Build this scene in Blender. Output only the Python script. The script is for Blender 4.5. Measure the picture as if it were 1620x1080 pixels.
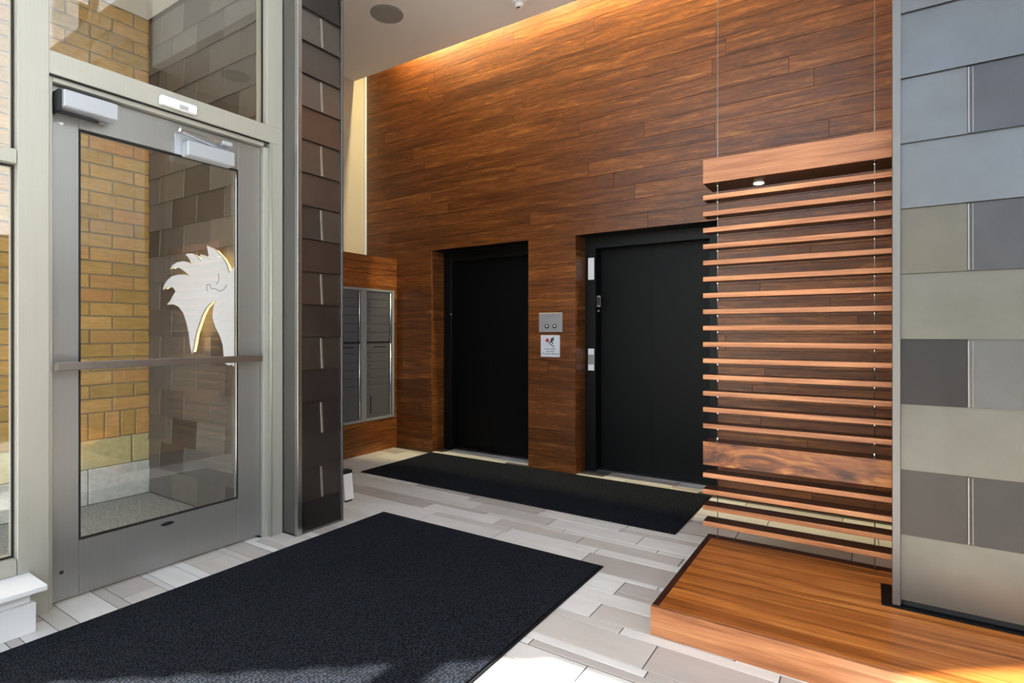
import bpy, bmesh, math, random
from mathutils import Vector
random.seed(7)
for o in list(bpy.data.objects): bpy.data.objects.remove(o)
SC = bpy.context.scene
COL = SC.collection

# ------------------------------------------------------------------ camera
F, YAW, CX, CY, H = 872.0, math.radians(32.95), 810.0, 526.0, 1.263
SN, CS = math.sin(YAW), math.cos(YAW)
cd = bpy.data.cameras.new('camera'); cam = bpy.data.objects.new('camera', cd); COL.objects.link(cam)
cam.location = (0, 0, H); cam.rotation_euler = (math.radians(90), 0, YAW)
cd.sensor_width = 36; cd.lens = F / 1620 * 36; cd.shift_y = -(540 - CY) / 1620; cd.clip_start = .05
SC.camera = cam
# ------------------------------------------------------------------ sky, sun, exposure
W = bpy.data.worlds.new('sky'); SC.world = W; W.use_nodes = True
wn = W.node_tree.nodes; wl = W.node_tree.links; wn.clear()
wo = wn.new('ShaderNodeOutputWorld'); bg = wn.new('ShaderNodeBackground'); sk = wn.new('ShaderNodeTexSky')
sk.sky_type = 'NISHITA'; sk.sun_disc = False; sk.sun_elevation = math.radians(42.5)
sk.sun_rotation = math.atan2(-.789, -.615); sk.dust_density = 3; sk.air_density = 1.0; sk.ozone_density = .4
bg.inputs['Strength'].default_value = .50
wl.new(sk.outputs[0], bg.inputs['Color']); wl.new(bg.outputs[0], wo.inputs['Surface'])
sd = bpy.data.lights.new('sun', 'SUN'); sd.energy = 24; sd.angle = math.radians(.6); sd.color = (1, .96, .89)
sun = bpy.data.objects.new('sun', sd); COL.objects.link(sun)
sun.rotation_euler = Vector((.789, .615, -.915)).to_track_quat('-Z', 'Y').to_euler(); sun.location = (-8, -6, 9)
SC.view_settings.view_transform = 'Standard'; SC.view_settings.look = 'None'; SC.view_settings.gamma = 1
SC.view_settings.use_curve_mapping = False
SC.view_settings.exposure = 0.5

# ------------------------------------------------------------------ pixel helpers (directions only; distance from the plane touched)
def ray(x, y):
    a = (x - CX) / F; b = (CY - y) / F
    return (-SN + a * CS, CS + a * SN, b)
def on_y(x, y, Y):
    r = ray(x, y); t = Y / r[1]; return (r[0] * t, Y, H + r[2] * t)

# ------------------------------------------------------------------ materials
MATS = {}
class NT:
    def __init__(s, name):
        m = bpy.data.materials.new(name); m.use_nodes = True; s.m = m; s.n = m.node_tree.nodes; s.l = m.node_tree.links
        s.n.clear(); s.out = s.n.new('ShaderNodeOutputMaterial'); MATS[name] = m
    def node(s, t, **kw):
        n = s.n.new(t)
        for k, v in kw.items(): setattr(n, k, v)
        return n
    def set(s, n, i, v):
        if hasattr(v, 'is_output') or isinstance(v, bpy.types.NodeSocket): s.l.new(v, n.inputs[i])
        else: n.inputs[i].default_value = v
    def bsdf(s, color=(.5, .5, .5), rough=.5, metal=0, spec=.5, coat=0):
        b = s.node('ShaderNodeBsdfPrincipled')
        s.set(b, 'Base Color', (*color, 1) if isinstance(color, tuple) else color); s.set(b, 'Roughness', rough); s.set(b, 'Metallic', metal)
        s.set(b, 'Specular IOR Level', spec); s.set(b, 'Coat Weight', coat)
        s.l.new(b.outputs[0], s.out.inputs['Surface']); s.b = b; return b
    def coords(s, scale, rand=0.0, kind='Object'):
        tc = s.node('ShaderNodeTexCoord'); v = tc.outputs[kind]
        if rand:
            oi = s.node('ShaderNodeObjectInfo'); mm = s.node('ShaderNodeVectorMath', operation='MULTIPLY_ADD')
            cb = s.node('ShaderNodeCombineXYZ')
            for i in range(3): s.l.new(oi.outputs['Random'], cb.inputs[i])
            mm.inputs[1].default_value = (rand, rand * .7, rand * 1.3); s.l.new(cb.outputs[0], mm.inputs[0]); s.l.new(v, mm.inputs[2]); v = mm.outputs[0]
        mp = s.node('ShaderNodeMapping'); s.l.new(v, mp.inputs['Vector']); mp.inputs['Scale'].default_value = scale
        return mp.outputs[0]
    def noise(s, vec, scale=1, detail=4, rough=.5, dist=0):
        n = s.node('ShaderNodeTexNoise'); s.l.new(vec, n.inputs['Vector'])
        s.set(n, 'Scale', scale); s.set(n, 'Detail', detail); s.set(n, 'Roughness', rough); s.set(n, 'Distortion', dist); return n.outputs['Fac']
    def ramp(s, fac, stops, interp='LINEAR'):
        r = s.node('ShaderNodeValToRGB'); r.color_ramp.interpolation = interp; e = r.color_ramp.elements
        while len(e) < len(stops): e.new(.5)
        for el, (p, c) in zip(e, stops): el.position = p; el.color = (*c, 1)
        s.l.new(fac, r.inputs[0]); return r.outputs[0]
    def mix(s, a, b, fac, mode='MIX'):
        n = s.node('ShaderNodeMix', data_type='RGBA', blend_type=mode)
        s.set(n, 0, fac); s.set(n, 6, a if not isinstance(a, tuple) else (*a, 1)); s.set(n, 7, b if not isinstance(b, tuple) else (*b, 1)); return n.outputs[2]
    def rand(s):
        return s.node('ShaderNodeObjectInfo').outputs['Random']
    def island(s):
        return s.node('ShaderNodeNewGeometry').outputs['Random Per Island']
    def bump(s, h, strength=.2, dist=.002):
        b = s.node('ShaderNodeBump'); s.set(b, 'Strength', strength); s.set(b, 'Distance', dist); s.l.new(h, b.inputs['Height'])
        s.l.new(b.outputs[0], s.b.inputs['Normal'])
def srgb(r, g, b):
    f = lambda c: (c / 255 / 12.92) if c <= 10 else ((c / 255 + .055) / 1.055) ** 2.4
    return (f(r), f(g), f(b))
def plain(name, c, rough=.5, metal=0, spec=.5, coat=0):
    t = NT(name); t.bsdf(c, rough, metal, spec, coat); return t.m

def wood_wall():
    t = NT('strand_bamboo')
    v = t.coords((2.1, 9, 28), 37)
    g = t.noise(v, 1.0, 7, .68, .9)
    v2 = t.coords((16, 30, 150), 11); g2 = t.noise(v2, 1.0, 4, .7, .3)
    v3 = t.coords((.5, 2, 5), 23); g3 = t.noise(v3, 1.0, 3, .5)
    c = t.ramp(g, [(.28, srgb(62, 31, 11)), (.44, srgb(110, 62, 26)), (.56, srgb(132, 78, 35)), (.74, srgb(186, 126, 64))])
    d = t.ramp(g2, [(.35, (.45, .4, .36)), (.55, (1, 1, 1)), (.72, (1.3, 1.25, 1.1))])
    c = t.mix(c, d, .7, 'MULTIPLY')
    e = t.ramp(g3, [(.3, (.72, .68, .66)), (.7, (1.15, 1.15, 1.15))]); c = t.mix(c, e, 1, 'MULTIPLY')
    r = t.ramp(t.rand(), [(0, (.78, .74, .72)), (1, (1.12, 1.12, 1.12))]); c = t.mix(c, r, 1, 'MULTIPLY')
    t.bsdf(c, .36, 0, .5); t.bump(g2, .12, .001); return t.m
def plank_wood(name, dark, mid, light, sc=(1.2, 7, 22), rough=.38, burl=False):
    t = NT(name)
    v = t.coords(sc, 31); g = t.noise(v, 1.0, 5, .55, 1.2 if not burl else 3.0)
    v2 = t.coords((6, 40, 160), 9); g2 = t.noise(v2, 1.0, 3, .6)
    c = t.ramp(g, [(.3, dark), (.5, mid), (.7, light)])
    d = t.ramp(g2, [(.35, (.72, .68, .64)), (.6, (1.05, 1.05, 1.05))]); c = t.mix(c, d, .6, 'MULTIPLY')
    r = t.ramp(t.rand(), [(0, (.82, .79, .76)), (1, (1.1, 1.1, 1.1))]); c = t.mix(c, r, 1, 'MULTIPLY')
    t.bsdf(c, rough, 0, .5); t.bump(g2, .06, .001); return t.m
def metal_tile(name, stops, rough=.42, metal=.75):
    t = NT(name)
    c = t.ramp(t.rand(), stops) if stops else t.node('ShaderNodeObjectInfo').outputs['Color']
    v = t.coords((5, 5, 5), 19); g = t.noise(v, 1, 4, .6)
    d = t.ramp(g, [(.3, (.9, .89, .88)), (.7, (1.06, 1.06, 1.06))]); c = t.mix(c, d, 1, 'MULTIPLY')
    rr = t.ramp(t.noise(t.coords((3, 3, 3), 7), 1, 3), [(.3, (rough - .05,) * 3), (.7, (rough + .05,) * 3)])
    b = t.bsdf(c, .4, metal); t.l.new(rr, b.inputs['Roughness']); return t.m
def tile_mat(name, use_island):
    t = NT(name); r = t.island() if use_island else t.rand()
    c = t.ramp(r, [(0, srgb(226, 225, 222)), (.3, srgb(218, 216, 212)), (.34, srgb(202, 196, 190)), (.55, srgb(206, 201, 196)), (.58, srgb(184, 177, 172)), (.74, srgb(190, 184, 180)), (.77, srgb(230, 229, 227)), (1, srgb(222, 221, 219))])
    g = t.noise(t.coords((3, 14, 14), 0 if use_island else 29), 1, 4, .6)
    d = t.ramp(g, [(.3, (.93, .92, .91)), (.7, (1.04, 1.04, 1.04))]); c = t.mix(c, d, 1, 'MULTIPLY')
    t.bsdf(c, .38, 0, .45); return t.m
def mat_carpet():
    t = NT('ribbed_black_carpet')
    tc = t.coords((1, 1, 1)); vo = t.node('ShaderNodeTexVoronoi'); t.l.new(tc, vo.inputs['Vector']); 
    mp = t.coords((62, 125, 60)); t.l.new(mp, vo.inputs['Vector']); vo.inputs['Scale'].default_value = 1.0; vo.inputs['Randomness'].default_value = .55
    n = t.noise(t.coords((900, 900, 900)), 1, 2)
    c = t.ramp(vo.outputs['Distance'], [(.15, srgb(46, 51, 62)), (.55, srgb(12, 14, 18))])
    c = t.mix(c, t.ramp(n, [(.3, (.7, .7, .7)), (.7, (1.25, 1.25, 1.25))]), 1, 'MULTIPLY')
    b = t.bsdf(c, .92, 0, .12); inv = t.node('ShaderNodeMath', operation='SUBTRACT'); inv.inputs[0].default_value = 1
    t.l.new(vo.outputs['Distance'], inv.inputs[1]); t.bump(inv.outputs[0], .8, .004); return t.m
def glass():
    t = NT('clear_glass'); geo = t.node('ShaderNodeNewGeometry'); mx = t.node('ShaderNodeMapRange')
    t.l.new(geo.outputs['Backfacing'], mx.inputs[0]); mx.inputs[3].default_value = 1.5; mx.inputs[4].default_value = 1 / 1.5
    fr = t.node('ShaderNodeFresnel'); t.l.new(mx.outputs[0], fr.inputs['IOR'])
    tr = t.node('ShaderNodeBsdfTransparent'); tr.inputs[0].default_value = (.95, .965, .96, 1)
    gl = t.node('ShaderNodeBsdfGlossy'); gl.inputs['Roughness'].default_value = 0.0
    ms = t.node('ShaderNodeMixShader'); mu = t.node('ShaderNodeMath', operation='MULTIPLY'); mu.inputs[1].default_value = 1.7; mu.use_clamp = True; t.l.new(fr.outputs[0], mu.inputs[0]); t.l.new(mu.outputs[0], ms.inputs[0]); t.l.new(tr.outputs[0], ms.inputs[1]); t.l.new(gl.outputs[0], ms.inputs[2])
    t.l.new(ms.outputs[0], t.out.inputs['Surface']); return t.m
def emit(name, c, s):
    t = NT(name); e = t.node('ShaderNodeEmission'); e.inputs[0].default_value = (*c, 1); e.inputs[1].default_value = s
    t.l.new(e.outputs[0], t.out.inputs['Surface']); return t.m
def brushed(name, c, rough=.38, metal=.9, axis=2):
    t = NT(name); s = [160, 160, 160]; s[axis] = 2
    g = t.noise(t.coords(tuple(s)), 1, 3); d = t.ramp(g, [(.3, (.97, .97, .97)), (.7, (1.02, 1.02, 1.02))])
    t.bsdf(t.mix(c, d, 1, 'MULTIPLY'), rough, metal); t.bump(g, .03, .0005); return t.m
def brick_mat(name, use_island):
    t = NT(name); r = t.island() if use_island else t.rand()
    c = t.ramp(r, [(0, srgb(176, 142, 84)), (.3, srgb(190, 152, 92)), (.6, srgb(198, 158, 100)), (.8, srgb(192, 142, 92)), (1, srgb(172, 146, 90))])
    g = t.noise(t.coords((10, 10, 60), 17), 1, 5, .65); d = t.ramp(g, [(.3, (.78, .76, .72)), (.7, (1.12, 1.1, 1.05))])
    t.bsdf(t.mix(c, d, 1, 'MULTIPLY'), .85, 0, .2); t.bump(g, .4, .003); return t.m
def speckle(name, a, b, sc=60, rough=.9):
    t = NT(name); g = t.noise(t.coords((sc,) * 3), 1, 6, .75); t.bsdf(t.ramp(g, [(.32, a), (.68, b)]), rough, 0, .2); t.bump(g, .3, .003); return t.m

M_WALL = wood_wall()
M_SLAT = plank_wood('jatoba_slats', srgb(146, 88, 50), srgb(186, 122, 78), srgb(210, 150, 102))
M_BEAM2 = plank_wood('figured_walnut_beam', srgb(72, 34, 14), srgb(142, 82, 42), srgb(200, 132, 66), (2.6, 7, 9), .38, True)
M_PLAT = plank_wood('oiled_platform_wood', srgb(112, 58, 20), srgb(172, 100, 42), srgb(200, 130, 64), (.8, 20, 20), .3)
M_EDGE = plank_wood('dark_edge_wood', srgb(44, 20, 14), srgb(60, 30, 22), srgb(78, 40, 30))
M_FT = tile_mat('porcelain_floor_tile', False); M_FTS = tile_mat('porcelain_floor_tile_field', True)
M_GROUT = plain('grey_grout', srgb(84, 81, 77), .9)
M_CARP = mat_carpet(); M_RUB = plain('black_rubber', srgb(20, 21, 23), .7, 0, .3)
M_FRAME = brushed('champagne_anodised_aluminium', srgb(178, 177, 167), .45, .35)
M_LEAF = brushed('satin_grey_aluminium', srgb(153, 153, 151), .36, .6)
M_STEEL = brushed('brushed_stainless', srgb(170, 168, 166), .28, .95, 1)
M_TRIM = brushed('blackened_steel_trim', srgb(112, 109, 106), .38, .75)
M_SILV = plain('silver_paint', srgb(176, 181, 188), .4, .2)
M_CLEAR = plain('smoky_plastic', srgb(176, 182, 190), .25, .1)
M_CHROME = plain('chrome', srgb(225, 225, 225), .15, 1)
M_GASK = plain('black_gasket', srgb(18, 20, 24), .6)
M_GLASS = glass()
M_CREAM = plain('cream_wall_paint', srgb(184, 174, 156), .7, 0, .3)
M_CEIL = plain('ceiling_paint', srgb(228, 226, 222), .8, 0, .2)
M_WHITE = plain('white_paint', srgb(204, 211, 221), .45, 0, .4)
M_SIDE = plain('taupe_paint', srgb(112, 103, 95), .7, 0, .3)
M_PANEL = brushed('satin_call_panel', srgb(170, 170, 172), .4, .35, 0)
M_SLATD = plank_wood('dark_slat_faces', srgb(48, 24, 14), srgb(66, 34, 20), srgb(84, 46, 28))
M_WPL = plain('white_plastic', srgb(238, 238, 240), .35, 0, .5)
M_BLK = plain('black_powdercoat', srgb(9, 10, 11), .45, 0, .18)
M_BLKF = plain('black_frame_paint', srgb(10, 11, 12), .4, 0, .25)
M_DT = metal_tile('dark_zinc_shingle', [(0, srgb(72, 66, 64)), (.25, srgb(92, 88, 85)), (.5, srgb(110, 104, 99)), (.75, srgb(100, 99, 99)), (1, srgb(122, 116, 109))], .42, .4)
M_PT = metal_tile('pillar_zinc_shingle', None, .34)
M_LT = metal_tile('pale_zinc_shingle', None, .36)
M_SEAM = plain('folded_zinc_seam', srgb(176, 170, 164), .3, .85)
M_SEAM2 = plain('dull_zinc_seam', srgb(138, 134, 130), .4, .8)
M_BRICK = brick_mat('ochre_brick', False); M_BRICKS = brick_mat('ochre_brick_field', True)
M_MORT = plain('mortar', srgb(150, 142, 122), .95, 0, .1)
M_BLOCK = speckle('yellow_glazed_block', srgb(176, 168, 122), srgb(196, 188, 142), 25, .7)
M_CONC = speckle('pale_concrete', srgb(176, 176, 170), srgb(208, 208, 202), 18)
M_GRND = speckle('grey_aggregate_paving', srgb(88, 88, 86), srgb(172, 172, 166), 64)
M_MAIL = brushed('grey_mailbox_aluminium', srgb(122, 124, 130), .42, .6, 1)
M_MAILF = brushed('mailbox_frame', srgb(182, 186, 190), .4, .6)
M_HINGE = plain('mailbox_hinge', srgb(215, 222, 230), .25, .9)
M_LOGO = plain('white_logo_metal', srgb(222, 226, 234), .4, .1)
M_LED = emit('warm_led', (1, .62, .22), 2.6)
M_LAMP = emit('halogen_lamp', (1, .86, .62), 4)
M_SPKR = plain('speaker_grille', srgb(150, 148, 144), .7, 0, .2)
M_RED = plain('sign_red', srgb(190, 30, 45), .5); M_INK = plain('sign_black', srgb(20, 22, 34), .5)
M_WSIGN = plain('sign_white', srgb(214, 216, 226), .4)

# ------------------------------------------------------------------ mesh helpers
CACHE = {}
def link(name, mesh, loc=(0, 0, 0), rot=(0, 0, 0), parent=None):
    o = bpy.data.objects.new(name, mesh); COL.objects.link(o); o.rotation_euler = rot
    if parent is not None:
        o.parent = parent; b = world_loc(parent); o.location = (loc[0] - b[0], loc[1] - b[1], loc[2] - b[2])
    else: o.location = loc
    return o
def world_loc(o):
    v = Vector((0, 0, 0))
    while o is not None: v += o.location; o = o.parent
    return v
def finish(bm, name, mat, smooth=False):
    me = bpy.data.meshes.new(name); bm.normal_update(); bm.to_mesh(me); bm.free(); me.materials.append(mat)
    if smooth:
        for p in me.polygons: p.use_smooth = True
    return me
def box_mesh(dx, dy, dz, mat, bevel):
    k = ('box', round(dx, 4), round(dy, 4), round(dz, 4), mat.name, bevel)
    if k not in CACHE:
        bm = bmesh.new(); bmesh.ops.create_cube(bm, size=1); bmesh.ops.scale(bm, vec=(dx, dy, dz), verts=bm.verts)
        if bevel: bmesh.ops.bevel(bm, geom=list(bm.edges), offset=min(bevel, .45 * min(dx, dy, dz)), segments=1, affect='EDGES', profile=.5)
        CACHE[k] = finish(bm, 'piece', mat)
    return CACHE[k]
def box(name, x0, x1, y0, y1, z0, z1, mat, parent=None, bevel=.0015, rot=None):
    c = ((x0 + x1) / 2, (y0 + y1) / 2, (z0 + z1) / 2)
    if rot == 90:    # long side along Y: local X = world Y
        o = link(name, box_mesh(y1 - y0, x1 - x0, z1 - z0, mat, bevel), c, (0, 0, math.pi / 2), parent)
    else: o = link(name, box_mesh(x1 - x0, y1 - y0, z1 - z0, mat, bevel), c, (0, 0, 0), parent)
    return o
def boxes_mesh(name, lst, mat, parent=None, loc=(0, 0, 0)):
    bm = bmesh.new()
    for (x0, x1, y0, y1, z0, z1) in lst:
        r = bmesh.ops.create_cube(bm, size=1)['verts']
        bmesh.ops.scale(bm, vec=(x1 - x0, y1 - y0, z1 - z0), verts=r); bmesh.ops.translate(bm, vec=((x0 + x1) / 2 - loc[0], (y0 + y1) / 2 - loc[1], (z0 + z1) / 2 - loc[2]), verts=r)
    return link(name, finish(bm, name, mat), loc, (0, 0, 0), parent)
def cyl(name, r, h, loc, mat, parent=None, axis='Z', r2=None, seg=20, bevel=0):
    k = ('cyl', r, h, r2, seg, mat.name, bevel, axis)
    if k not in CACHE:
        bm = bmesh.new(); bmesh.ops.create_cone(bm, cap_ends=True, segments=seg, radius1=r, radius2=r if r2 is None else r2, depth=h)
        if bevel: bmesh.ops.bevel(bm, geom=[e for e in bm.edges if len(e.link_faces) == 2 and any(len(f.verts) > 4 for f in e.link_faces)], offset=bevel, segments=2, affect='EDGES', profile=.5)
        if axis == 'X': bmesh.ops.rotate(bm, verts=bm.verts, cent=(0, 0, 0), matrix=__import__('mathutils').Matrix.Rotation(math.pi / 2, 3, 'Y'))
        if axis == 'Y': bmesh.ops.rotate(bm, verts=bm.verts, cent=(0, 0, 0), matrix=__import__('mathutils').Matrix.Rotation(math.pi / 2, 3, 'X'))
        me = finish(bm, 'round', mat)
        for p in me.polygons: p.use_smooth = len(p.vertices) == 4
        CACHE[k] = me
    return link(name, CACHE[k], loc, (0, 0, 0), parent)
def prism(name, pts, d0, d1, mat, parent=None, plane='Y', loc=(0, 0, 0)):
    """outline (u,v) extruded: plane 'Y' -> u=X v=Z depth Y; plane 'X' -> u=Y v=Z depth X; plane 'Z' -> u=X v=Y depth Z"""
    bm = bmesh.new(); f = {'Y': lambda u, v, d: (u, d, v), 'X': lambda u, v, d: (d, u, v), 'Z': lambda u, v, d: (u, v, d)}[plane]
    a = [bm.verts.new([p - q for p, q in zip(f(u, v, d0), loc)]) for u, v in pts]; b = [bm.verts.new([p - q for p, q in zip(f(u, v, d1), loc)]) for u, v in pts]
    n = len(pts); bm.faces.new(a); bm.faces.new(b[::-1])
    for i in range(n): bm.faces.new((a[i], b[i], b[(i + 1) % n], a[(i + 1) % n]))
    bmesh.ops.recalc_face_normals(bm, faces=bm.faces); bmesh.ops.triangulate(bm, faces=[x for x in bm.faces if len(x.verts) > 4])
    return link(name, finish(bm, name, mat), loc, (0, 0, 0), parent)
def bar(name, p, q, w, h, mat, parent=None):
    """box beam between two points"""
    p, q = Vector(p), Vector(q); d = q - p; me = box_mesh(d.length, w, h, mat, .001)
    o = link(name, me, (p + q) / 2, d.to_track_quat('X', 'Z').to_euler(), parent); return o
def wedge(name, w, h, mat, loc, rotz=0, parent=None, pb=.011, pt=.003):
    """metal shingle, hung from its top: bottom edge proud; local front faces -Y; loc = centre bottom on the wall plane"""
    k = ('wedge', round(w, 4), round(h, 4), mat.name, pb, pt)
    if k not in CACHE:
        bm = bmesh.new(); t = .0025; x = w / 2
        prof = [(-pb, 0), (-pt, h), (-pt + t, h), (-pb + t, 0)]
        A = [bm.verts.new((-x, y, z)) for y, z in prof]; B = [bm.verts.new((x, y, z)) for y, z in prof]
        bm.faces.new(A); bm.faces.new(B[::-1])
        for i in range(4): bm.faces.new((A[i], B[i], B[(i + 1) % 4], A[(i + 1) % 4]))
        bmesh.ops.recalc_face_normals(bm, faces=bm.faces); CACHE[k] = finish(bm, 'shingle', mat)
    return link(name, CACHE[k], loc, (0, 0, rotz), parent)
def empty(name, loc=(0, 0, 0)):
    o = bpy.data.objects.new(name, None); COL.objects.link(o); o.location = loc; o.empty_display_size = .1; return o
def tag(o, label, cat=None, group=None, kind=None):
    if label: o['label'] = label
    if cat: o['category'] = cat
    if group: o['group'] = group
    if kind: o['kind'] = kind
    return o
def text_mesh(body, size):
    cu = bpy.data.curves.new('lettering', 'FONT'); cu.body = body; cu.size = size; cu.align_x = 'CENTER'; cu.align_y = 'CENTER'; cu.extrude = .0004
    t = bpy.data.objects.new('lettering', cu); COL.objects.link(t); bpy.context.view_layer.update()
    me = bpy.data.meshes.new_from_object(t.evaluated_get(bpy.context.evaluated_depsgraph_get())); bpy.data.objects.remove(t); return me

# ------------------------------------------------------------------ dimensions
EY = 4.43                        # elevator wall face
XF = -3.115; XD = -3.17          # storefront face, door leaf face
XM = -4.39                       # mailbox wall face
XC = -4.883                      # cream wall face
ZC = 4.1                         # low ceiling
ZU = 6.2                         # tall ceiling over the entrance
ZB = 5.05                        # top of the bulkhead, clerestory above
XR = .30                         # right wall of the elevator lobby
XW, YB = 3.3, -3.2               # far glazed sides behind the viewer
HEAD = 2.13; ROW = HEAD / 17
OPEN = [(-3.885, -2.690), (-2.197, -.985)]      # elevator openings

# ------------------------------------------------------------------ floor
fl = boxes_mesh('floor', [(-4.95, XW + .1, YB - .1, 4.95, -.15, -.003)], M_GROUT)
tag(fl, 'pale porcelain tile floor laid in rows of mixed widths', 'floor', kind='structure')
rows = [(1.915, 1.957), (1.96, 2.002), (2.005, 2.187), (2.19, 2.242), (2.245, 2.387), (2.39, 2.497), (2.50, 2.542), (2.545, 2.657), (2.66, 2.692), (2.695, 2.907), (2.91, 2.982), (2.985, 3.107)]
joint = {2: -.714, 3: -.881, 4: -1.043, 5: -.80, 6: -1.034, 7: -1.034, 8: -.873, 9: -1.95, 10: -1.324, 11: -1.476, 0: -1.16, 1: -1.30}
y = 3.11; pat = [.052, .148, .075, .11, .045, .19, .055, .125, .035, .16]; i = 0
rowlist = [(a, b, joint[k]) for k, (a, b) in enumerate(rows)]
known = [-1.024, -1.166, -1.333, -1.929]
while y < 4.76:
    rowlist.append((y, y + pat[i % 10] - .003, known[i] if i < 4 else random.uniform(-2, -1.4))); y += pat[i % 10]; i += 1
y = 1.912; i = 3
while y > YB:
    rowlist.append((y - pat[i % 10], y - .003, random.uniform(-2, -1.4))); y -= pat[i % 10]; i += 1
MATS_R = [(-2.87, -1.20, -.35, 2.765), (-3.87, -1.015, 3.44, 4.41)]
PLATR = (-.769, 3.0, 2.25, 3.245)
cand = []; TL = .61
for (a, b, j) in rowlist:
    x = j - TL * 8
    while x < XW:
        x0, x1 = max(x, -4.39), min(x + TL - .0045, XW)
        x += TL
        if x1 - x0 < .03: continue
        if any(x0 > m[0] + .05 and x1 < m[1] - .05 and a > m[2] and b < m[3] for m in MATS_R + [PLATR]): continue
        if x0 < -3.1 and b < 2.1: x0 = max(x0, -3.228)
        if x1 - x0 < .03: continue
        if x0 > XR and a > 2.9: continue
        if b > EY and not any(o0 < (x0 + x1) / 2 < o1 for o0, o1 in OPEN): continue
        if b > EY:
            o0, o1 = [o for o in OPEN if o[0] < (x0 + x1) / 2 < o[1]][0]; x0 = max(x0, o0); x1 = min(x1, o1)
        if 2.12 < b and a < 2.5 and x0 < -2.98:
            if a < 2.10 and x1 > -3.1: cand.append((False, 3.0, max(x0, -3.228), min(x1, -2.979), a, 2.136))
            if x1 < -2.98: continue
            x0 = -2.978
        d = -SN * (x0 + x1) / 2 + CS * (a + b) / 2; l = CS * (x0 + x1) / 2 + SN * (a + b) / 2
        vis = d > .5 and -860 < F * l / d < 860 and F * H / d < 600
        cand.append((not vis, d if vis else 99, x0, x1, a, b))
cand.sort()
for c in cand[:300]:
    box('tile', c[2], c[3], c[4], c[5], -.003, 0, M_FT, fl, .0012)
st = boxes_mesh('tile_field', [(c[2], c[3], c[4], c[5], -.003, 0) for c in cand[300:]], M_FTS, fl); st['kind'] = 'stuff'

# ------------------------------------------------------------------ elevator wall with planks
core = [(-5.0, OPEN[0][0] - .012, EY + .012, 4.95, 0, 4.9), (OPEN[0][1] + .012, OPEN[1][0] - .012, EY + .012, 4.95, 0, 4.9), (OPEN[1][1] + .012, XR + .1, EY + .012, 4.95, 0, 4.9),
        (OPEN[0][0] - .012, OPEN[0][1] + .012, EY + .012, 4.95, HEAD + .012, 4.9), (OPEN[1][0] - .012, OPEN[1][1] + .012, EY + .012, 4.95, HEAD + .012, 4.9)]
wb = boxes_mesh('wall_back', core, M_EDGE); tag(wb, 'tall wall of reddish brown wood planks with two elevator openings', 'wall', kind='structure')
G = .0018
def plank(x0, x1, z0, z1):
    if x1 - x0 > .02: box('plank', x0 + G / 2, x1 - G / 2, EY, EY + .012, z0 + G / 2, z1 - G / 2, M_WALL, wb, .0009)
for r in range(39):
    z0 = r * ROW; z1 = min(z0 + ROW, 4.84); x = -5.0 - random.uniform(.1, 1.7); spans = []
    while x < XR + .1:
        spans.append((max(x, XC), min(x + 1.83, XR))); x += 1.83
    for a, b in spans:
        if b - a < .02: continue
        if r < 17:
            xs = a
            for o0, o1 in OPEN:
                if o0 < b and o1 > xs:
                    if o0 > xs: plank(xs, o0, z0, z1)
                    xs = max(xs, o1)
            if xs < b: plank(xs, b, z0, z1)
        else: plank(a, b, z0, z1)
for o0, o1 in OPEN:           # lined reveals
    for r in range(17):
        box('plank', o0 - .012, o0, EY + .0125, 4.63, r * ROW + G / 2, (r + 1) * ROW - G / 2, M_WALL, wb, .0009, 90)
        box('plank', o1, o1 + .012, EY + .0125, 4.63, r * ROW + G / 2, (r + 1) * ROW - G / 2, M_WALL, wb, .0009, 90)
    box('head_lining', o0, o1, EY + .0125, 4.63, HEAD, HEAD + .012, M_BLKF, wb)

# ------------------------------------------------------------------ elevators
def elevator(n, o0, o1, label):
    e = empty(n, ((o0 + o1) / 2, 4.75, 0)); tag(e, label, 'elevator door', kind='structure')
    fw = .105
    box('jamb', o0, o0 + fw, 4.63, 4.80, 0, HEAD - .002, M_BLKF, e); box('jamb', o1 - fw, o1, 4.63, 4.80, 0, HEAD - .002, M_BLKF, e)
    box('head', o0 + fw, o1 - fw, 4.63, 4.80, 2.03, HEAD - .002, M_BLKF, e)
    m = o0 + fw + .46 if n == 'door_2' else o0 + fw + .50
    box('panel', o0 + fw - .005, m, 4.752, 4.782, .012, 2.05, M_BLK, e, .002); box('panel', m - .01, o1 - fw + .005, 4.738, 4.75, .012, 2.05, M_BLK, e, .002)
    box('sill', o0 + fw, o1 - fw, 4.655, 4.80, .0005, .010, M_STEEL, e)
    boxes_mesh('shaft_panel', [(o0 + fw - .01, o1 - fw + .01, 4.80, 4.82, 0, HEAD)], M_BLK, e)
    return e
e2 = elevator('door_2', *OPEN[0], 'black elevator door in the narrower view beside the mailboxes')
e3 = elevator('door_3', *OPEN[1], 'black elevator door partly behind the hanging wood slats')
e2['label'] = 'black sliding elevator door nearest the mailboxes'
cyl('key_switch', .018, .012, (-3.775, 4.625, 1.46), M_GASK, e2, 'Y'); cyl('key_cylinder', .009, .016, (-3.775, 4.622, 1.46), M_CHROME, e2, 'Y')
box('hall_lantern', -2.118 + .04, -2.118 + .075, 4.624, 4.63, 1.495, 1.60, M_CHROME, e3); box('lantern_face', -2.072, -2.049, 4.621, 4.6245, 1.512, 1.583, M_GASK, e3)
cyl('key_cylinder', .009, .010, (-2.06, 4.625, 1.46), M_CHROME, e3, 'Y')
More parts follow.
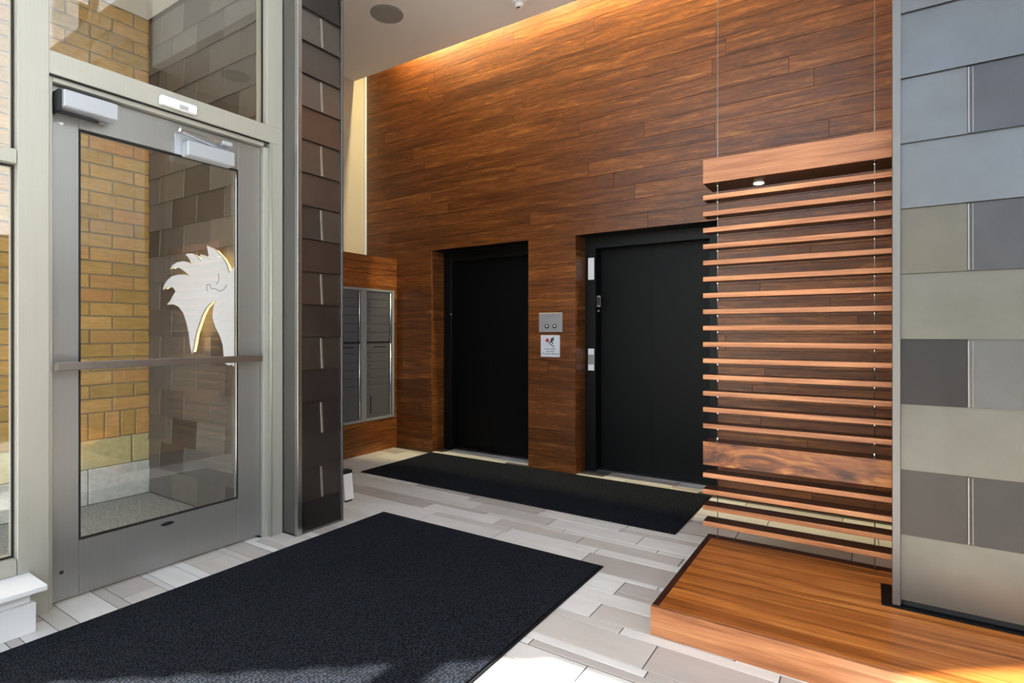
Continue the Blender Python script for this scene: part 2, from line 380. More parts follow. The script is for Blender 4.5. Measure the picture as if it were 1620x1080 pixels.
for z0, lab, mid in ((1.747, 'plain white floor number plate, upper one on black elevator jamb', 0), (.917, 'white and grey braille plate, lower one on black elevator jamb', 1)):
    p = empty('floor_plate', (-2.135, 4.63, z0)); tag(p, lab, 'sign')
    box('plate', -2.165, -2.105, 4.622, 4.6298, z0, z0 + .2, M_WPL, p, .002)
    if mid: box('braille_band', -2.163, -2.107, 4.6205, 4.622, z0 + .055, z0 + .145, M_SPKR, p, .0005)

# call panel and fire sign on the pier
cp = empty('call_panel', (-2.449, EY, 1.269)); tag(cp, 'square brushed steel elevator call panel with two round buttons', 'panel')
box('plate', -2.571, -2.327, EY - .006, EY - .0003, 1.269, 1.445, M_PANEL, cp, .002)
for bx in (-2.484, -2.404):
    cyl('button_ring', .019, .008, (bx, EY - .009, 1.321), M_GASK, cp, 'Y'); cyl('button', .009, .012, (bx + .003, EY - .012, 1.323), M_WPL, cp, 'Y')
box('engraving', -2.500, -2.405, EY - .0068, EY - .006, 1.408, 1.413, M_SPKR, cp, 0); box('engraving', -2.455, -2.446, EY - .0068, EY - .006, 1.392, 1.397, M_SPKR, cp, 0)
sg = empty('fire_sign', (-2.451, EY, 1.04)); tag(sg, 'small white fire sign with red flame and black running figure', 'sign')
box('board', -2.548, -2.352, EY - .012, EY - .0003, 1.04, 1.24, M_WSIGN, sg, .002)
FY = EY - .0132
def spx(pts): return [on_y(850 + u / 13.5, 490 + v / 13.5, EY - .012)[0::2] for u, v in pts]
prism('flame', spx([(170, 650), (190, 630), (215, 600), (235, 625), (250, 640), (245, 670), (225, 690), (195, 680)]), FY, EY - .0118, M_RED, sg)
prism('runner', spx([(275, 615), (300, 605), (322, 608), (335, 590), (345, 575), (362, 585), (352, 605), (345, 630), (365, 650), (350, 660), (330, 650), (318, 668), (330, 700), (345, 725), (330, 735), (312, 700), (290, 685), (270, 695), (255, 685), (285, 660), (302, 630), (285, 628)]), FY, EY - .0118, M_INK, sg)
prism('stairs', spx([(240, 690), (262, 690), (262, 712), (285, 712), (285, 735), (310, 735), (310, 758), (335, 758), (335, 775), (372, 775), (372, 785), (322, 785), (322, 768), (298, 768), (298, 745), (272, 745), (272, 722), (250, 722), (250, 700), (240, 700)]), FY, EY - .0118, M_INK, sg)
for body, v, s in (('In case of fire,', 835, .021), ('use stairs.', 885, .021), ('Do not use elevators', 935, .021)):
    me = text_mesh(body, s); me.materials.append(M_INK); px, pz = spx([(280, v)])[0]
    link('lettering', me, (px, EY - .0124, pz), (math.pi / 2, 0, 0), sg)

# ------------------------------------------------------------------ mailbox wall, cream wall
ml = boxes_mesh('wall_left', [(XC, XM - .012, 2.50, EY + .011, 0, 2.065)], M_EDGE); tag(ml, 'low wood clad wall that holds the mailboxes', 'wall', kind='structure')
for r in range(17):
    z0, z1 = r * ROW, min((r + 1) * ROW, 2.072); cut = random.uniform(3.0, 3.6)
    for a, b in ((2.5, cut), (cut, EY - .001)): box('plank', XM - .012, XM, a + G / 2, b - G / 2, z0 + G / 2, z1 - G / 2, M_WALL, ml, .0009, 90)
box('cap_board', XC + .002, XM - .0125, 2.51, EY - .001, 2.065, 2.072, M_WALL, ml, .001, 90)
wc = boxes_mesh('wall_cream', [(XC - .12, XC - .001, 2.50, EY + .011, 0, 4.9)], M_CREAM); tag(wc, 'cream painted upper wall above the mailbox wall', 'wall', kind='structure')
tb = boxes_mesh('trim_3', [(XC, XC + .012, EY - .03, EY - .001, 2.075, 4.84)], M_WHITE); tag(tb, 'thin white corner bead between cream wall and wood planks', 'trim', kind='structure')

mb = empty('mailbox_unit', (XM, 3.96, .34)); tag(mb, 'grey aluminium wall mailbox cabinet with two columns of doors', 'mailbox')
Y0, Y1 = 3.51, 4.362
for nm, a in (('frame', (Y0, Y0 + .03, .345, 1.722)), ('frame', (Y1 - .03, Y1, .345, 1.722)), ('frame', (Y0 + .03, Y1 - .03, 1.695, 1.722)), ('frame', (Y0 + .03, Y1 - .03, .345, .372)), ('frame', (3.90, 3.965, .372, 1.695))):
    box(nm, XM + .0005, XM + .030, a[0], a[1], a[2], a[3], M_MAILF, mb, .002)
box('back_panel', XM + .0005, XM + .006, Y0 + .03, Y1 - .03, .372, 1.695, M_GASK, mb)
rR = [1.693, 1.612, 1.526, 1.439, 1.353, 1.266, 1.168, 1.152, 1.05, .962, .879, .792, .715, .374]
for (ya, yb, rr) in ((3.545, 3.858, rR), (3.97, 4.292, rR)):
    for k in range(len(rr) - 1):
        if k == 6: box('divider', XM + .006, XM + .026, ya, yb, rr[k + 1], rr[k], M_GASK, mb, .001); continue
        dr = box('compartment_door', XM + .007, XM + .022, ya, yb, rr[k + 1] + .002, rr[k] - .002, M_MAIL, mb, .002)
        if k == 7:
            box('outgoing_slot', XM + .022, XM + .0235, ya + .09, yb - .05, rr[k] - .045, rr[k] - .035, M_GASK, dr, .0003)
        elif k == 12:
            box('parcel_notice', XM + .022, XM + .0235, ya + .05, ya + .065, .42, .60, M_GASK, dr, .0003)
            cyl('lock', .009, .006, (XM + .024, ya + .045, .63), M_CHROME, dr, 'X', seg=10)
        else:
            cyl('lock', .009, .006, (XM + .024, ya + .035, (rr[k] + rr[k + 1]) / 2), M_CHROME, dr, 'X', seg=10)
    for z0, z1 in ((.374, 1.15), (1.17, 1.693)):
        cyl('hinge', .011, z1 - z0, (XM + .020, yb + .018, (z0 + z1) / 2), M_HINGE, mb, seg=10)

# ------------------------------------------------------------------ tiled pillar / wall between outside and lobby
TY = 2.10
wp = boxes_mesh('wall_pillar', [(-4.95, -3.24, TY + .012, 2.475, 0, ZU), (-3.2399, -2.996, 2.1505, 2.475, 0, ZU)], M_EDGE); tag(wp, 'dark metal shingled pillar wall beside the entrance door', 'wall', kind='structure')
box('end_panel', -3.235, -2.996, 2.142, 2.150, 0.004, ZU - .01, M_TRIM, wp, .002)
box('corner_trim', -2.996, -2.966, 2.139, 2.172, 0, ZU - .01, M_STEEL, wp, .003)
box('corner_trim', -2.995, -2.966, 2.478, 2.494, 0, ZU - .01, M_TRIM, wp, .003)
box('base_trim', -2.994, -2.972, 2.172, 2.478, 0, .012, M_TRIM, wp, .002)
box('back_lining', -4.38, -2.996, 2.4755, 2.49, 0, ZC, M_CREAM, wp)
R90 = math.pi / 2
PZ = .2073; ph = 3.309 - 16 * PZ + .0
k = 0; z = 3.309 - 16 * PZ
PC = [(40, 37, 36), (64, 57, 53), (66, 58, 54), (62, 55, 52), (58, 48, 46), (80, 70, 64), (64, 52, 49), (88, 72, 60), (74, 58, 49), (82, 74, 70), (90, 76, 68), (108, 95, 86), (98, 76, 62), (118, 106, 96), (90, 82, 80), (96, 90, 86)]
def tint(o, c, f=1.0, j=0): q = f * (1 + random.uniform(-j, j)); o.color = (*srgb(*[max(4, min(255, v * q)) for v in c]), 1); return o
while z < ZU - .1:
    zz, hh = max(z, .013), PZ
    if z < .013: hh = PZ - (.013 - z)
    ya, ym, yb = 2.173, 2.327, 2.477
    if (k % 2) == 1:
        for a, b, e in ((ya, ym - .001, 0), (ym + .001, yb, 1)):
            tint(wedge('shingle', b - a, hh + .012, M_PT, (-2.994, (a + b) / 2, zz), R90, wp, .020, .003), [.62 * v + 34 for v in PC[k % 16]], 1.12, .08)
        s = bar('seam', (-2.972, ym, zz + .003), (-2.985, ym, zz + hh - .010), .015, .006, M_SEAM, wp)
    else: tint(wedge('shingle', yb - ya, hh + .012, M_PT, (-2.994, (ya + yb) / 2, zz), R90, wp, .020, .003), [.62 * v + 34 for v in PC[k % 16]], 1.12)
    z += PZ; k += 1
# outside face (facing the street side)
z = .012 - .0; k = 0; tw = .362
z = 2.469 - 12 * .2052
while z < 3.70:
    x = XC + .085 - (tw / 2 if k % 2 else 0)
    while x < -3.26:
        a, b = max(x, -4.795), min(x + tw - .003, -3.24)
        if b - a > .03:
            wedge('shingle', b - a, .2172, M_DT, ((a + b) / 2, TY + .012, max(z, .008)), 0, wp, .013, .003)
            if b < -3.25: bar('seam', (b + .0015, TY - .0005, max(z, .008) + .002), (b + .0015, TY + .006, z + .199), .006, .005, M_SEAM2, wp)
        x += tw
    z += .2052; k += 1

# ------------------------------------------------------------------ outside: brick wall, paving, soffit
BX, BYE = -4.80, -1.08
bw = boxes_mesh('wall_brick', [(BX - .4, BX - .010, BYE + .01, 2.115, 0, 6.6)], M_MORT); tag(bw, 'ochre brick wall outside the glass entrance door', 'wall', kind='structure')
bricks = []; BP = .1022; LP = .29; z = .675; k = 0
while z < 6.55:
    yy = 1.709 - LP * 12 + (LP / 2 if k % 2 == 0 else 0)
    while yy < 2.11:
        a, b = max(yy + .005, BYE), min(yy + LP - .005, 2.108)
        if b - a > .03: bricks.append((a, b, z, z + BP - .010))
        yy += LP
    z += BP; k += 1
vis = sorted(bricks, key=lambda q: (q[2] > 3.74, -q[0]))
for a, b, z0, z1 in vis[:235]: box('brick', BX - .09, BX, a, b, z0, z1, M_BRICK, bw, .003, 90)
sb = boxes_mesh('brick_field', [(BX - .09, BX, a, b, z0, z1) for a, b, z0, z1 in vis[235:]], M_BRICKS, bw); sb['kind'] = 'stuff'
yy = 2.108
while yy > -1.05:
    box('brick', BX - .09, BX, yy - .093, yy, .477, .667, M_BRICK, bw, .003, 90); yy -= .1033
yy = 2.04; off = [(2.108, 1.99), (1.98, 1.40), (1.39, .81), (.80, .22), (.21, -.37), (-.38, -1.05)]
for a, b in off: box('block', BX - .09, BX + .002, b, a, .262, .468, M_BLOCK, bw, .004, 90)
for a, b in ((2.108, 1.70), (1.695, 1.09), (1.085, .48), (.475, -.13), (-.135, -1.05)): box('foundation_stone', BX - .09, BX + .012, b, a, 0.0, .257, M_CONC, bw, .006, 90)
pv = boxes_mesh('floor_outside', [(-30, XF - .12, -30, 2.111, -.16, -.002)], M_GRND); tag(pv, 'grey aggregate paving outside the entrance door', 'ground', kind='structure')
nb = empty('added_building', (22, 10, 0)); tag(nb, 'unseen pale building added as a bright reflection for the transom glass', 'building')  # out of view; added so its sunlit face reflects in the transom
boxes_mesh('wall', [(20, 30, -14, 40, 0, 18)], M_WHITE, nb)
for i in range(12):
    for j in range(4): boxes_mesh('window_pane', [(19.96, 20.001, -12 + i * 4.2, -10.8 + i * 4.2, 1.5 + j * 3.8, 3.0 + j * 3.8)], M_BLK, nb)
pv2 = boxes_mesh('floor_street', [(XF - .119, 30, -30, YB - .101, -.16, -.01), (XW + .101, 30, YB - .1, 30, -.16, -.01)], M_GRND); tag(pv2, 'grey paving beyond the lobby windows', 'ground', kind='structure')
so = boxes_mesh('ceiling_outside', [(BX + .001, XF - .125, -.35, TY - .002, 3.74, 4.2), (BX + .001, XF - .125, -.35, -.24, 3.29, 3.739), (BX + .001, XF - .125, -.35, TY - .002, 4.2, 6.4)], M_CEIL); tag(so, 'white soffit over the outside entrance recess', 'soffit', kind='structure')

# ------------------------------------------------------------------ logo sign outside
LPT = [(445, 118), (500, 145), (545, 195), (575, 245), (590, 300), (612, 270), (632, 248), (672, 232), (690, 262), (728, 240), (742, 300), (735, 400), (748, 470), (720, 520), (728, 600), (712, 700), (716, 820), (700, 905), (680, 895), (660, 915), (640, 905), (622, 912), (605, 898), (585, 905), (565, 890), (555, 840), (550, 770), (530, 710), (500, 650), (482, 590), (485, 540), (495, 500), (508, 480),
       (470, 492), (435, 530), (410, 580), (390, 640), (370, 700), (360, 760), (345, 828), (335, 770), (325, 690), (310, 620), (290, 560), (260, 520), (225, 503), (183, 505), (205, 480), (220, 450), (240, 420), (225, 395), (205, 388), (180, 395), (155, 408), (165, 375), (185, 345), (215, 320), (260, 308), (300, 308), (333, 322),
       (315, 300), (290, 280), (260, 262), (230, 262), (203, 272), (220, 245), (250, 228), (290, 220), (320, 228), (345, 245), (335, 215), (320, 190), (303, 178), (320, 170), (350, 170), (375, 185), (392, 205), (408, 225), (405, 200), (400, 175), (425, 180), (445, 195), (460, 215), (455, 170)]
LY = 2.035
def lp(u, v): q = on_y(220 + u * .24073, 360 + v * .24073, LY); return (q[0], q[2])
lo = empty('logo_sign', (-3.85, TY, 1.03)); tag(lo, 'white backlit animal head logo mounted on dark outdoor shingles', 'sign')
pts = [lp(*p) for p in LPT]
prism('face_plate', pts, LY, LY + .012, M_LOGO, lo)
def inset(P, d):
    n = len(P); area = sum(P[i][0] * P[(i + 1) % n][1] - P[(i + 1) % n][0] * P[i][1] for i in range(n)); sgn = 1 if area > 0 else -1; R = []
    for i in range(n):
        a, b, c = Vector(P[i - 1]), Vector(P[i]), Vector(P[(i + 1) % n]); e1 = (b - a).normalized(); e2 = (c - b).normalized()
        n1 = Vector((-e1.y, e1.x)) * sgn; n2 = Vector((-e2.y, e2.x)) * sgn; m = n1 + n2
        m = m.normalized() if m.length > .05 else n1
        R.append(tuple(b + m * d * min(1.8, 1 / max(.3, m.dot(n1)))))
    return R
prism('led_return', inset(pts, .007), LY + .0125, LY + .032, M_LED, lo)
for cv in ([(520, 300), (526, 325), (524, 345), (510, 372)], [(448, 372), (445, 400), (452, 418)], [(448, 375), (465, 372), (475, 400), (500, 402), (530, 418), (550, 412), (565, 395), (576, 375)]):
    for p, q in zip(cv[:-1], cv[1:]):
        a, b = lp(*p), lp(*q); bar('engraved_line', (a[0], LY - .001, a[1]), (b[0], LY - .001, b[1]), .003, .005, M_SPKR, lo)

# ------------------------------------------------------------------ storefront: window_1 (sidelight + transom frame)
w1 = empty('window_1', (XF, .9, .2)); tag(w1, 'tall champagne metal storefront window beside and above the door', 'window', kind='structure')
XB = XF - .115
def fr(n, y0, y1, z0, z1, x1=XF, x0=XB, m=None): return box(n, x0, x1, y0, y1, z0, z1, m or M_FRAME, w1, .002)
fr('mullion', .844, .955, 0, ZU); fr('mullion', .955, .973, 0, 2.44, XF - .02)
fr('mullion', 2.052, 2.138, 0, 2.44); fr('mullion', 2.022, 2.0515, 0, 2.41, XF - .022); fr('mullion', 2.030, 2.138, 2.545, ZU)
cyl('jamb_bead', .007, 2.43, (XF + .001, 2.056, 1.215), M_FRAME, w1, seg=10)
fr('rail', .955, 2.138, 2.44, 2.545); fr('rail', .973, 2.022, 2.412, 2.4395, XF - .02); fr('rail', .955, 2.030, ZC, ZC + .09)
fr('shadow_line', .956, 2.05, 2.434, 2.4395, XF - .004, XF - .019, M_GASK)
def pane(nm, par, y0, y1, z0, z1, x, gk=.008):
    box(nm, x - .004, x + .004, y0, y1, z0, z1, M_GLASS, par, 0)
    for a in ((y0, y0 + gk, z0, z1), (y1 - gk, y1, z0, z1), (y0 + gk, y1 - gk, z0, z0 + gk), (y0 + gk, y1 - gk, z1 - gk, z1)):
        box('gasket', x + .005, x + .013, a[0], a[1], a[2], a[3], M_GASK, par, 0)
pane('pane', w1, .956, 2.029, 2.546, ZC - .001, XF - .055); pane('pane', w1, .956, 2.029, ZC + .091, ZU - .01, XF - .055)
ys = [.843, -.62, -2.0, YB]
for i in range(3):
    b, a = ys[i] - .001, ys[i + 1]
    if i < 2: fr('mullion', a - .05, a + .05, 0, ZU)
    a += .051
    fr('rail', a, b, 2.0, 2.062); fr('rail', a, b, .205, .275); fr('rail', a, b, ZU - .06, ZU - .001)
    pane('pane', w1, a, b, .276, 1.999, XF - .055); pane('pane', w1, a, b, 2.063, ZU - .061, XF - .055)
# curb under the sidelight
t1 = empty('trim_1', (-3.0, .5, 0)); tag(t1, 'white painted window sill and curb below the storefront sidelight', 'window sill', kind='structure')
box('apron', XB, -2.955, YB, .862, 0, .125, M_WPL, t1, .003); box('riser', XB, -2.975, YB, .848, .1255, .178, M_WPL, t1, .003)
box('sill_board', XB, -2.905, YB, .886, .1785, .2045, M_WPL, t1, .004)

# ------------------------------------------------------------------ entrance door
d1 = empty('door_1', (XD, 1.5, 0)); tag(d1, 'grey metal framed glass entrance door with flat push bar', 'door', kind='structure')
def lf(n, y0, y1, z0, z1, x1=XD, x0=XD - .045, m=None, p=None, bv=.0015): return box(n, x0, x1, y0, y1, z0, z1, m or M_LEAF, p or d1, bv)
lf('stile', .976, 1.084, .012, 2.408); lf('stile', 1.878, 2.018, .012, 2.408)
lf('rail', 1.0845, 1.8775, 2.238, 2.408); lf('rail', 1.0845, 1.8775, .012, .270)
pane('pane', d1, 1.0845, 1.8775, .2705, 2.2375, XD - .022, .009)
for a in ((1.0845, 1.0925, .2705, 2.2375), (1.8695, 1.8775, .2705, 2.2375), (1.0925, 1.8695, .2705, .2785), (1.0925, 1.8695, 2.2295, 2.2375)):
    lf('glazing_bead', a[0], a[1], a[2], a[3], XD + .001, XD - .008, M_GASK)
for z in (2.241, .143): cyl('screw', .009, .004, (XD + .002, 1.016, z), M_CHROME, d1, 'X', seg=12)
prism('hole_cover', [(1.481 + .034 * math.cos(a * .3927), .236 + .009 * math.sin(a * .3927) + .0) for a in range(16)], XD + .0003, XD + .003, M_GASK, d1, 'X')
lf('edge_bead', 1.8655, 1.8692, .2790, 2.2290, XD - .002, XD - .010, M_CHROME)
pbz = 1.108
pb = lf('push_bar', .972, 1.985, pbz - .019, pbz + .019, XD + .082, XD + .060, M_STEEL, None, .003)
for yy in (1.005, 1.955): lf('standoff', yy - .012, yy + .012, pbz - .010, pbz + .010, XD + .0598, XD, M_STEEL, pb)
lf('bar_end', .9685, .9718, pbz - .019, pbz + .019, XD + .082, XD + .060, M_CHROME, pb, .0005)
# closers
c1 = lf('door_closer', .992, 1.206, 2.292, 2.370, XD + .110, XD + .035, M_SILV, None, .004); c1['label'] = 'white rectangular door operator box'
lf('bracket', .978, .991, 2.272, 2.372, XD + .085, XD + .001, M_GASK, c1); lf('base', .992, 1.18, 2.276, 2.352, XD + .0345, XD + .001, M_LEAF, c1)
lf('arm', .985, 1.14, 2.266, 2.276, XD + .075, XD + .055, M_GASK, c1)
c2 = lf('door_closer', 1.545, 1.81, 2.224, 2.305, XD + .085, XD + .012, M_SILV, None, .006); c2['label'] = 'silver door closer body with folded arm'
lf('back_plate', 1.515, 1.815, 2.235, 2.345, XD + .0118, XD + .001, M_CLEAR, c2)
bar('arm', (XD + .07, 1.512, 2.352), (XD + .055, 1.76, 2.349), .018, .008, M_CHROME, c2); bar('arm', (XD + .07, 1.512, 2.340), (XD + .06, 1.70, 2.312), .018, .007, M_SILV, c2)
cyl('pivot', .013, .026, (XD + .07, 1.512, 2.348), M_CHROME, c2, seg=12); lf('shoe', 1.745, 1.80, 2.338, 2.362, XD + .075, XD + .03, M_SILV, c2, .003)
ms = empty('motion_sensor', (XF, 1.5, 2.45)); tag(ms, 'small white motion sensor fixed to the rail over the door', 'sensor')
box('body', XF + .0005, XF + .032, 1.41, 1.596, 2.453, 2.502, M_WPL, ms, .006); box('lens', XF + .0322, XF + .036, 1.50, 1.545, 2.458, 2.478, M_SILV, ms, .001)

# ------------------------------------------------------------------ ceilings, right side, far glazing
ce = boxes_mesh('ceiling', [(XC - .1, XR, 2.85, 4.255, ZC, ZC + .2)], M_CEIL); tag(ce, 'plain off-white dropped ceiling over the elevator lobby', 'ceiling', kind='structure')
cu = boxes_mesh('ceiling_tall', [(XB - .05, XW + .1, YB - .1, 2.95, ZU, ZU + .12)], M_WHITE); tag(cu, 'high white ceiling over the glazed entrance', 'ceiling', kind='structure')
bh = boxes_mesh('wall_bulkhead', [(-2.96, XW + .1, 2.85, 2.95, ZC + .201, ZB), (XC - .1, XR, 4.26, EY + .01, 4.85, 4.9), (XC - .1, XR, 4.2, 4.254, ZC + .201, 4.9)], M_CEIL); tag(bh, 'white bulkhead where the ceiling steps down', 'wall', kind='structure')
wr = boxes_mesh('wall_right', [(XR + .001, XR + .1, 3.01, 4.44, 0, 4.9)], M_CREAM); tag(wr, 'cream side wall behind the slat screen', 'wall', kind='structure')
w4 = empty('window_4', (0, 2.9, ZB)); tag(w4, 'clerestory window above the white bulkhead', 'window', kind='structure')
for xx in (-2.92, -1.4, .1, 1.7, 3.3): box('mullion', xx - .035, xx + .035, 2.86, 2.94, ZB + .001, ZU - .001, M_FRAME, w4)
for a, b in ((-2.88, -1.44), (-1.36, .06), (.14, 1.66), (1.74, 3.26)): box('pane', a, b, 2.896, 2.904, ZB + .002, ZU - .002, M_GLASS, w4, 0)
w2 = empty('window_2', (XW, 0, 0)); tag(w2, 'tall glazed wall facing the entrance door', 'window', kind='structure')
w3 = empty('window_3', (0, YB, 0)); tag(w3, 'tall glazed wall opposite the elevators', 'window', kind='structure')
ws = boxes_mesh('wall_side', [(XW - .05, XW + .05, -3.2, 2.795, 0, 2.5)], M_SIDE); tag(ws, 'taupe painted low wall under the side glazing', 'wall', kind='structure')
for yy in (-3.15, -1.7, -.2, 1.3, 2.75): box('mullion', XW - .05, XW + .05, yy - .05, yy + .05, 2.501, ZU, M_FRAME, w2)
for zz in (2.531, ZU - .05): box('rail', XW - .045, XW + .045, -3.1, 2.7, zz - .03, zz + .03, M_FRAME, w2, .002)
for a, b in ((-3.1, -1.75), (-1.65, -.25), (-.15, 1.25), (1.35, 2.7)):
    for z0, z1 in ((2.562, 4.2), (4.201, ZU - .081)): box('pane', XW - .004, XW + .004, a, b, z0, z1, M_GLASS, w2, 0)
for xx in (-3.0, -1.5, 0, 1.6, 3.2): box('mullion', xx - .05, xx + .05, YB - .05, YB + .05, 0, ZU, M_FRAME, w3)
for zz in (.03, 2.03, ZU - .05): box('rail', -2.95, 3.15, YB - .045, YB + .045, zz - .03, zz + .03, M_FRAME, w3, .002)
for a, b in ((-2.95, -1.55), (-1.45, -.05), (.05, 1.55), (1.65, 3.15)):
    for z0, z1 in ((.06, 2.0), (2.06, ZU - .08)): box('pane', a, b, YB - .004, YB + .004, z0, z1, M_GLASS, w3, 0)

# ------------------------------------------------------------------ partition with pale zinc shingles
PH = .12; PY = 2.805
wt = boxes_mesh('wall_partition', [(.115, XW + .06, PY + .012, 3.0, PH + .03, ZB)], M_EDGE); tag(wt, 'pale grey zinc shingled partition standing on the wood platform', 'wall', kind='structure')
box('corner_trim', .080, .1095, PY - .014, PY + .012, PH + .01, ZB - .01, M_TRIM, wt, .002); box('end_trim', .085, .1145, PY + .0125, 2.995, PH + .01, ZB - .01, M_TRIM, wt, .002)
box('base_channel', .043, 2.9, PY - .020, 3.005, PH + .0005, PH + .009, M_BLK, wt, .001)
box('recessed_base', .116, 2.9, PY + .012, 2.99, PH + .009, PH + .0295, M_GASK, wt, .001)
LC = [((150, 146, 136),) * 2, ((98, 92, 88), (92, 88, 86)), ((152, 148, 138),) * 2, ((76, 72, 72), (134, 132, 130)), ((146, 142, 130),) * 2, ((140, 132, 116), (108, 104, 104)), ((148, 150, 152),) * 2, ((146, 147, 147), (112, 111, 114)), ((146, 148, 150),) * 2, ((146, 147, 147), (120, 120, 122))]
RP = .2705; z = .149 + .006; k = 0; TW = .474
while z < ZB - .2:
    x = .110 if k % 2 == 0 else .110 - .256; idx = 0
    while x < 2.9:
        a, b = max(x, .110), min(x + TW - .003, 2.9)
        if b - a > .03:
            tint(wedge('shingle', b - a, RP + .012, M_LT, ((a + b) / 2, PY + .012, z), 0, wt, .014, .003), LC[k % 10][idx % 2], .69, .05 if idx > 1 else 0); idx += 1
            if b < 1.6:
                bar('seam', (b + .004, PY - .0035, z + .003), (b + .004, PY + .005, z + RP - .006), .006, .005, M_SEAM2, wt); bar('seam', (b + .017, PY - .0035, z + .003), (b + .017, PY + .005, z + RP - .006), .004, .004, M_SEAM2, wt)
        x += TW
    z += RP; k += 1

# ------------------------------------------------------------------ platform
pl = empty('wood_platform', (0, 2.75, 0)); tag(pl, 'low oiled wood platform under the hanging slats', 'platform')
px0, px1, py0, py1 = PLATR[0], 2.9, 2.25, 3.245
box('front_board', px0, px1, py0, py0 + .022, 0, PH, M_SLAT, pl, .002)
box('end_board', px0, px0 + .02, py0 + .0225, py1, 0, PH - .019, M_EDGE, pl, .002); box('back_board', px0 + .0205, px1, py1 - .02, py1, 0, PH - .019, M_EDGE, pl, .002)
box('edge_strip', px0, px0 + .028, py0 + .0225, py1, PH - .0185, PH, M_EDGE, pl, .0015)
box('edge_strip', px0 + .0285, px1, py1 - .055, py1, PH - .0185, PH, M_EDGE, pl, .0015)  # dark back edging, widened to paint in the shade below the slats
n = 9; bwid = (py1 - .0555 - py0 - .0225) / n
for i in range(n):
    a = py0 + .0225 + i * bwid; xs = px0 + .0285; cut = random.uniform(.3, 1.4)
    for u, v in ((xs, cut), (cut, px1)):
        box('deck_board', u + .0004, v - .0004, a + .0004, a + bwid - .0004, PH - .0185, PH, M_PLAT, pl, .0008)
boxes_mesh('subframe', [(px0 + .021, px1, py0 + .0225, py1 - .021, 0, PH - .019)], M_EDGE, pl)

# ------------------------------------------------------------------ hanging slat screen
ss = empty('slat_screen', (-.3, 3.17, PH)); tag(ss, 'hanging screen of horizontal reddish wood slats on steel cables', 'screen')
sx0, sx1, sy = -.769, XR - .004, 3.12
def slat_box(name, x0, x1, y0, y1, z0, z1, m):
    k = ('slat', round(z1 - z0, 4), round(y1 - y0, 4), m.name)
    if k not in CACHE:
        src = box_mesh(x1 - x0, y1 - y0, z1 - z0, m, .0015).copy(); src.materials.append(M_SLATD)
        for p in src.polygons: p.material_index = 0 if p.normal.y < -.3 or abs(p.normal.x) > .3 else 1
        CACHE[k] = src
    return link(name, CACHE[k], ((x0 + x1) / 2, (y0 + y1) / 2, (z0 + z1) / 2), (0, 0, 0), ss)
tops = [2.017 - .0895 * i for i in range(15)] + [.494, .404, .315, .228]
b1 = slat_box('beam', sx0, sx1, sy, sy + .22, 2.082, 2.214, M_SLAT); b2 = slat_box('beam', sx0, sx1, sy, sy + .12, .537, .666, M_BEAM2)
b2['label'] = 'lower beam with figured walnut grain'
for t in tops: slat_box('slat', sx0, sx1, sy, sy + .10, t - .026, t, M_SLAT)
for cxx in (-.702, .022):
    cyl('cable', .0022, ZC - PH, (cxx, 3.17, (ZC + PH) / 2), M_STEEL, ss, seg=8)
    for t in tops[:15]: cyl('cable_stop', .0065, .013, (cxx, 3.17, t - .026 - .007), M_CHROME, ss, seg=10, bevel=.002)
    cyl('cable_stop', .0065, .013, (cxx, 3.17, 2.082 - .0075), M_CHROME, ss, seg=10, bevel=.002); cyl('cable_stop', .008, .018, (cxx, 3.17, .666 + .0095), M_CHROME, ss, seg=10, bevel=.002)
dl = cyl('downlight_trim', .034, .0014, (-.508, 3.268, 2.0811), M_CHROME, b1, seg=24); cyl('lamp', .026, .002, (-.508, 3.268, 2.0782), M_LAMP, b1, seg=24)
L = bpy.data.lights.new('downlight', 'SPOT'); L.energy = 1.5; L.spot_size = 1.2; L.color = (1, .8, .5); L.shadow_soft_size = .03
lo_ = bpy.data.objects.new('downlight', L); COL.objects.link(lo_); lo_.location = (-.508, 3.268, 2.072)

# ------------------------------------------------------------------ mats
def mat(n, r, label):
    e = empty(n, ((r[0] + r[1]) / 2, (r[2] + r[3]) / 2, 0)); tag(e, label, 'mat')
    box('border', r[0], r[1], r[2], r[3], .0003, .005, M_RUB, e, .002); box('pile', r[0] + .012, r[1] - .012, r[2] + .012, r[3] - .012, .005, .010, M_CARP, e, .002)
mat('entrance_mat', MATS_R[0], 'large ribbed black mat on the tile floor by the entrance door')
mat('elevator_mat', MATS_R[1], 'long black runner mat on the tile floor before the elevators')

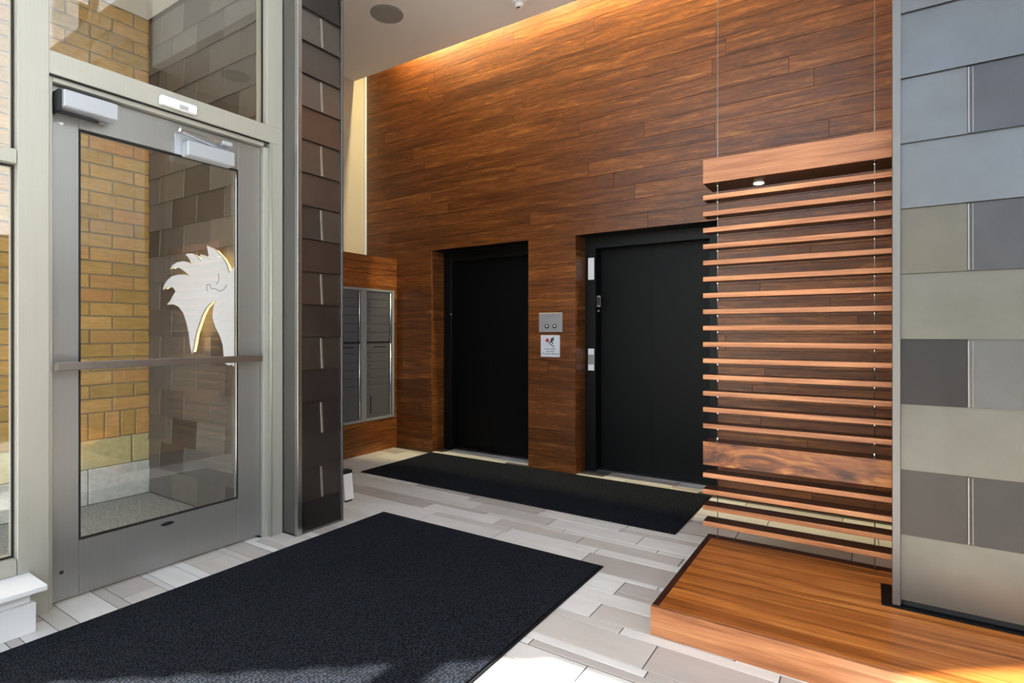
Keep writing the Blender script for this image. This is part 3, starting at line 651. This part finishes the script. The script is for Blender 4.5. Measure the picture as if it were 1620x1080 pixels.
# ------------------------------------------------------------------ ceiling devices and small things
for cx_, cy_, lab in ((-3.604, 3.512, 'round grey ceiling speaker nearest the cream wall'), (-.46, 3.448, 'round grey ceiling speaker above the slat screen')):
    e = empty('ceiling_speaker', (cx_, cy_, ZC)); tag(e, lab, 'speaker', 'ceiling speakers')
    cyl('rim', .145, .006, (cx_, cy_, ZC - .0035), M_SPKR, e, seg=40); cyl('grille', .132, .006, (cx_, cy_, ZC - .0075), M_SPKR, e, seg=40, bevel=.002)
sm = empty('smoke_detector', (-2.52, 4.0, ZC)); tag(sm, 'small white dome smoke detector on the dropped ceiling', 'detector')
cyl('base', .062, .02, (-2.52, 4.0, ZC - .0105), M_WPL, sm, seg=28); cyl('dome', .030, .035, (-2.52, 4.0, ZC - .038), M_WPL, sm, r2=.052, seg=28)
for a in (-.6, .6): cyl('vent', .008, .004, (-2.52 + .016 * math.sin(a), 4.0 - .016, ZC - .0575), M_GASK, sm, seg=10)
fs = empty('floor_stand', (-3.30, 2.80, 0)); tag(fs, 'small white tapered stand with black cap behind the dark pillar', 'stand')
prism('body', [(-3.375, .015), (-3.262, .015), (-3.285, .205), (-3.352, .205)], 2.76, 2.84, M_WPL, fs)
prism('cap', [(-3.356, .206), (-3.281, .206), (-3.286, .228), (-3.351, .228)], 2.757, 2.843, M_GASK, fs)
for a in (-3.37, -3.285): box('foot', a, a + .02, 2.77, 2.83, .0005, .0148, M_GASK, fs, .001)
box('clip', -3.325, -3.30, 2.752, 2.7595, .07, .10, M_GASK, fs, .002)

# ------------------------------------------------------------------ cove lights in the slot above the wood wall
xs = [-3.92 + .72 * i for i in range(6)]
for i, x in enumerate(xs):
    e = empty('cove_light', (x, 4.295, 4.55)); tag(e, 'slim warm cove light tucked in the slot above the wood wall', 'light', 'cove lights over the wood wall')
    box('housing', x - .30, x + .30, 4.2545, 4.315, 4.555, 4.595, M_WPL, e, .002); box('diffuser', x - .29, x + .29, 4.28, 4.31, 4.5505, 4.5548, M_LAMP, e, .001)
    L = bpy.data.lights.new('cove_lamp', 'AREA'); L.shape = 'RECTANGLE'; L.size = .56; L.size_y = .03; L.energy = 19; L.color = (1, .84, .44)
    o = bpy.data.objects.new('cove_lamp', L); COL.objects.link(o); o.location = (x, 4.295, 4.545); o.rotation_euler = (math.radians(10), 0, 0)
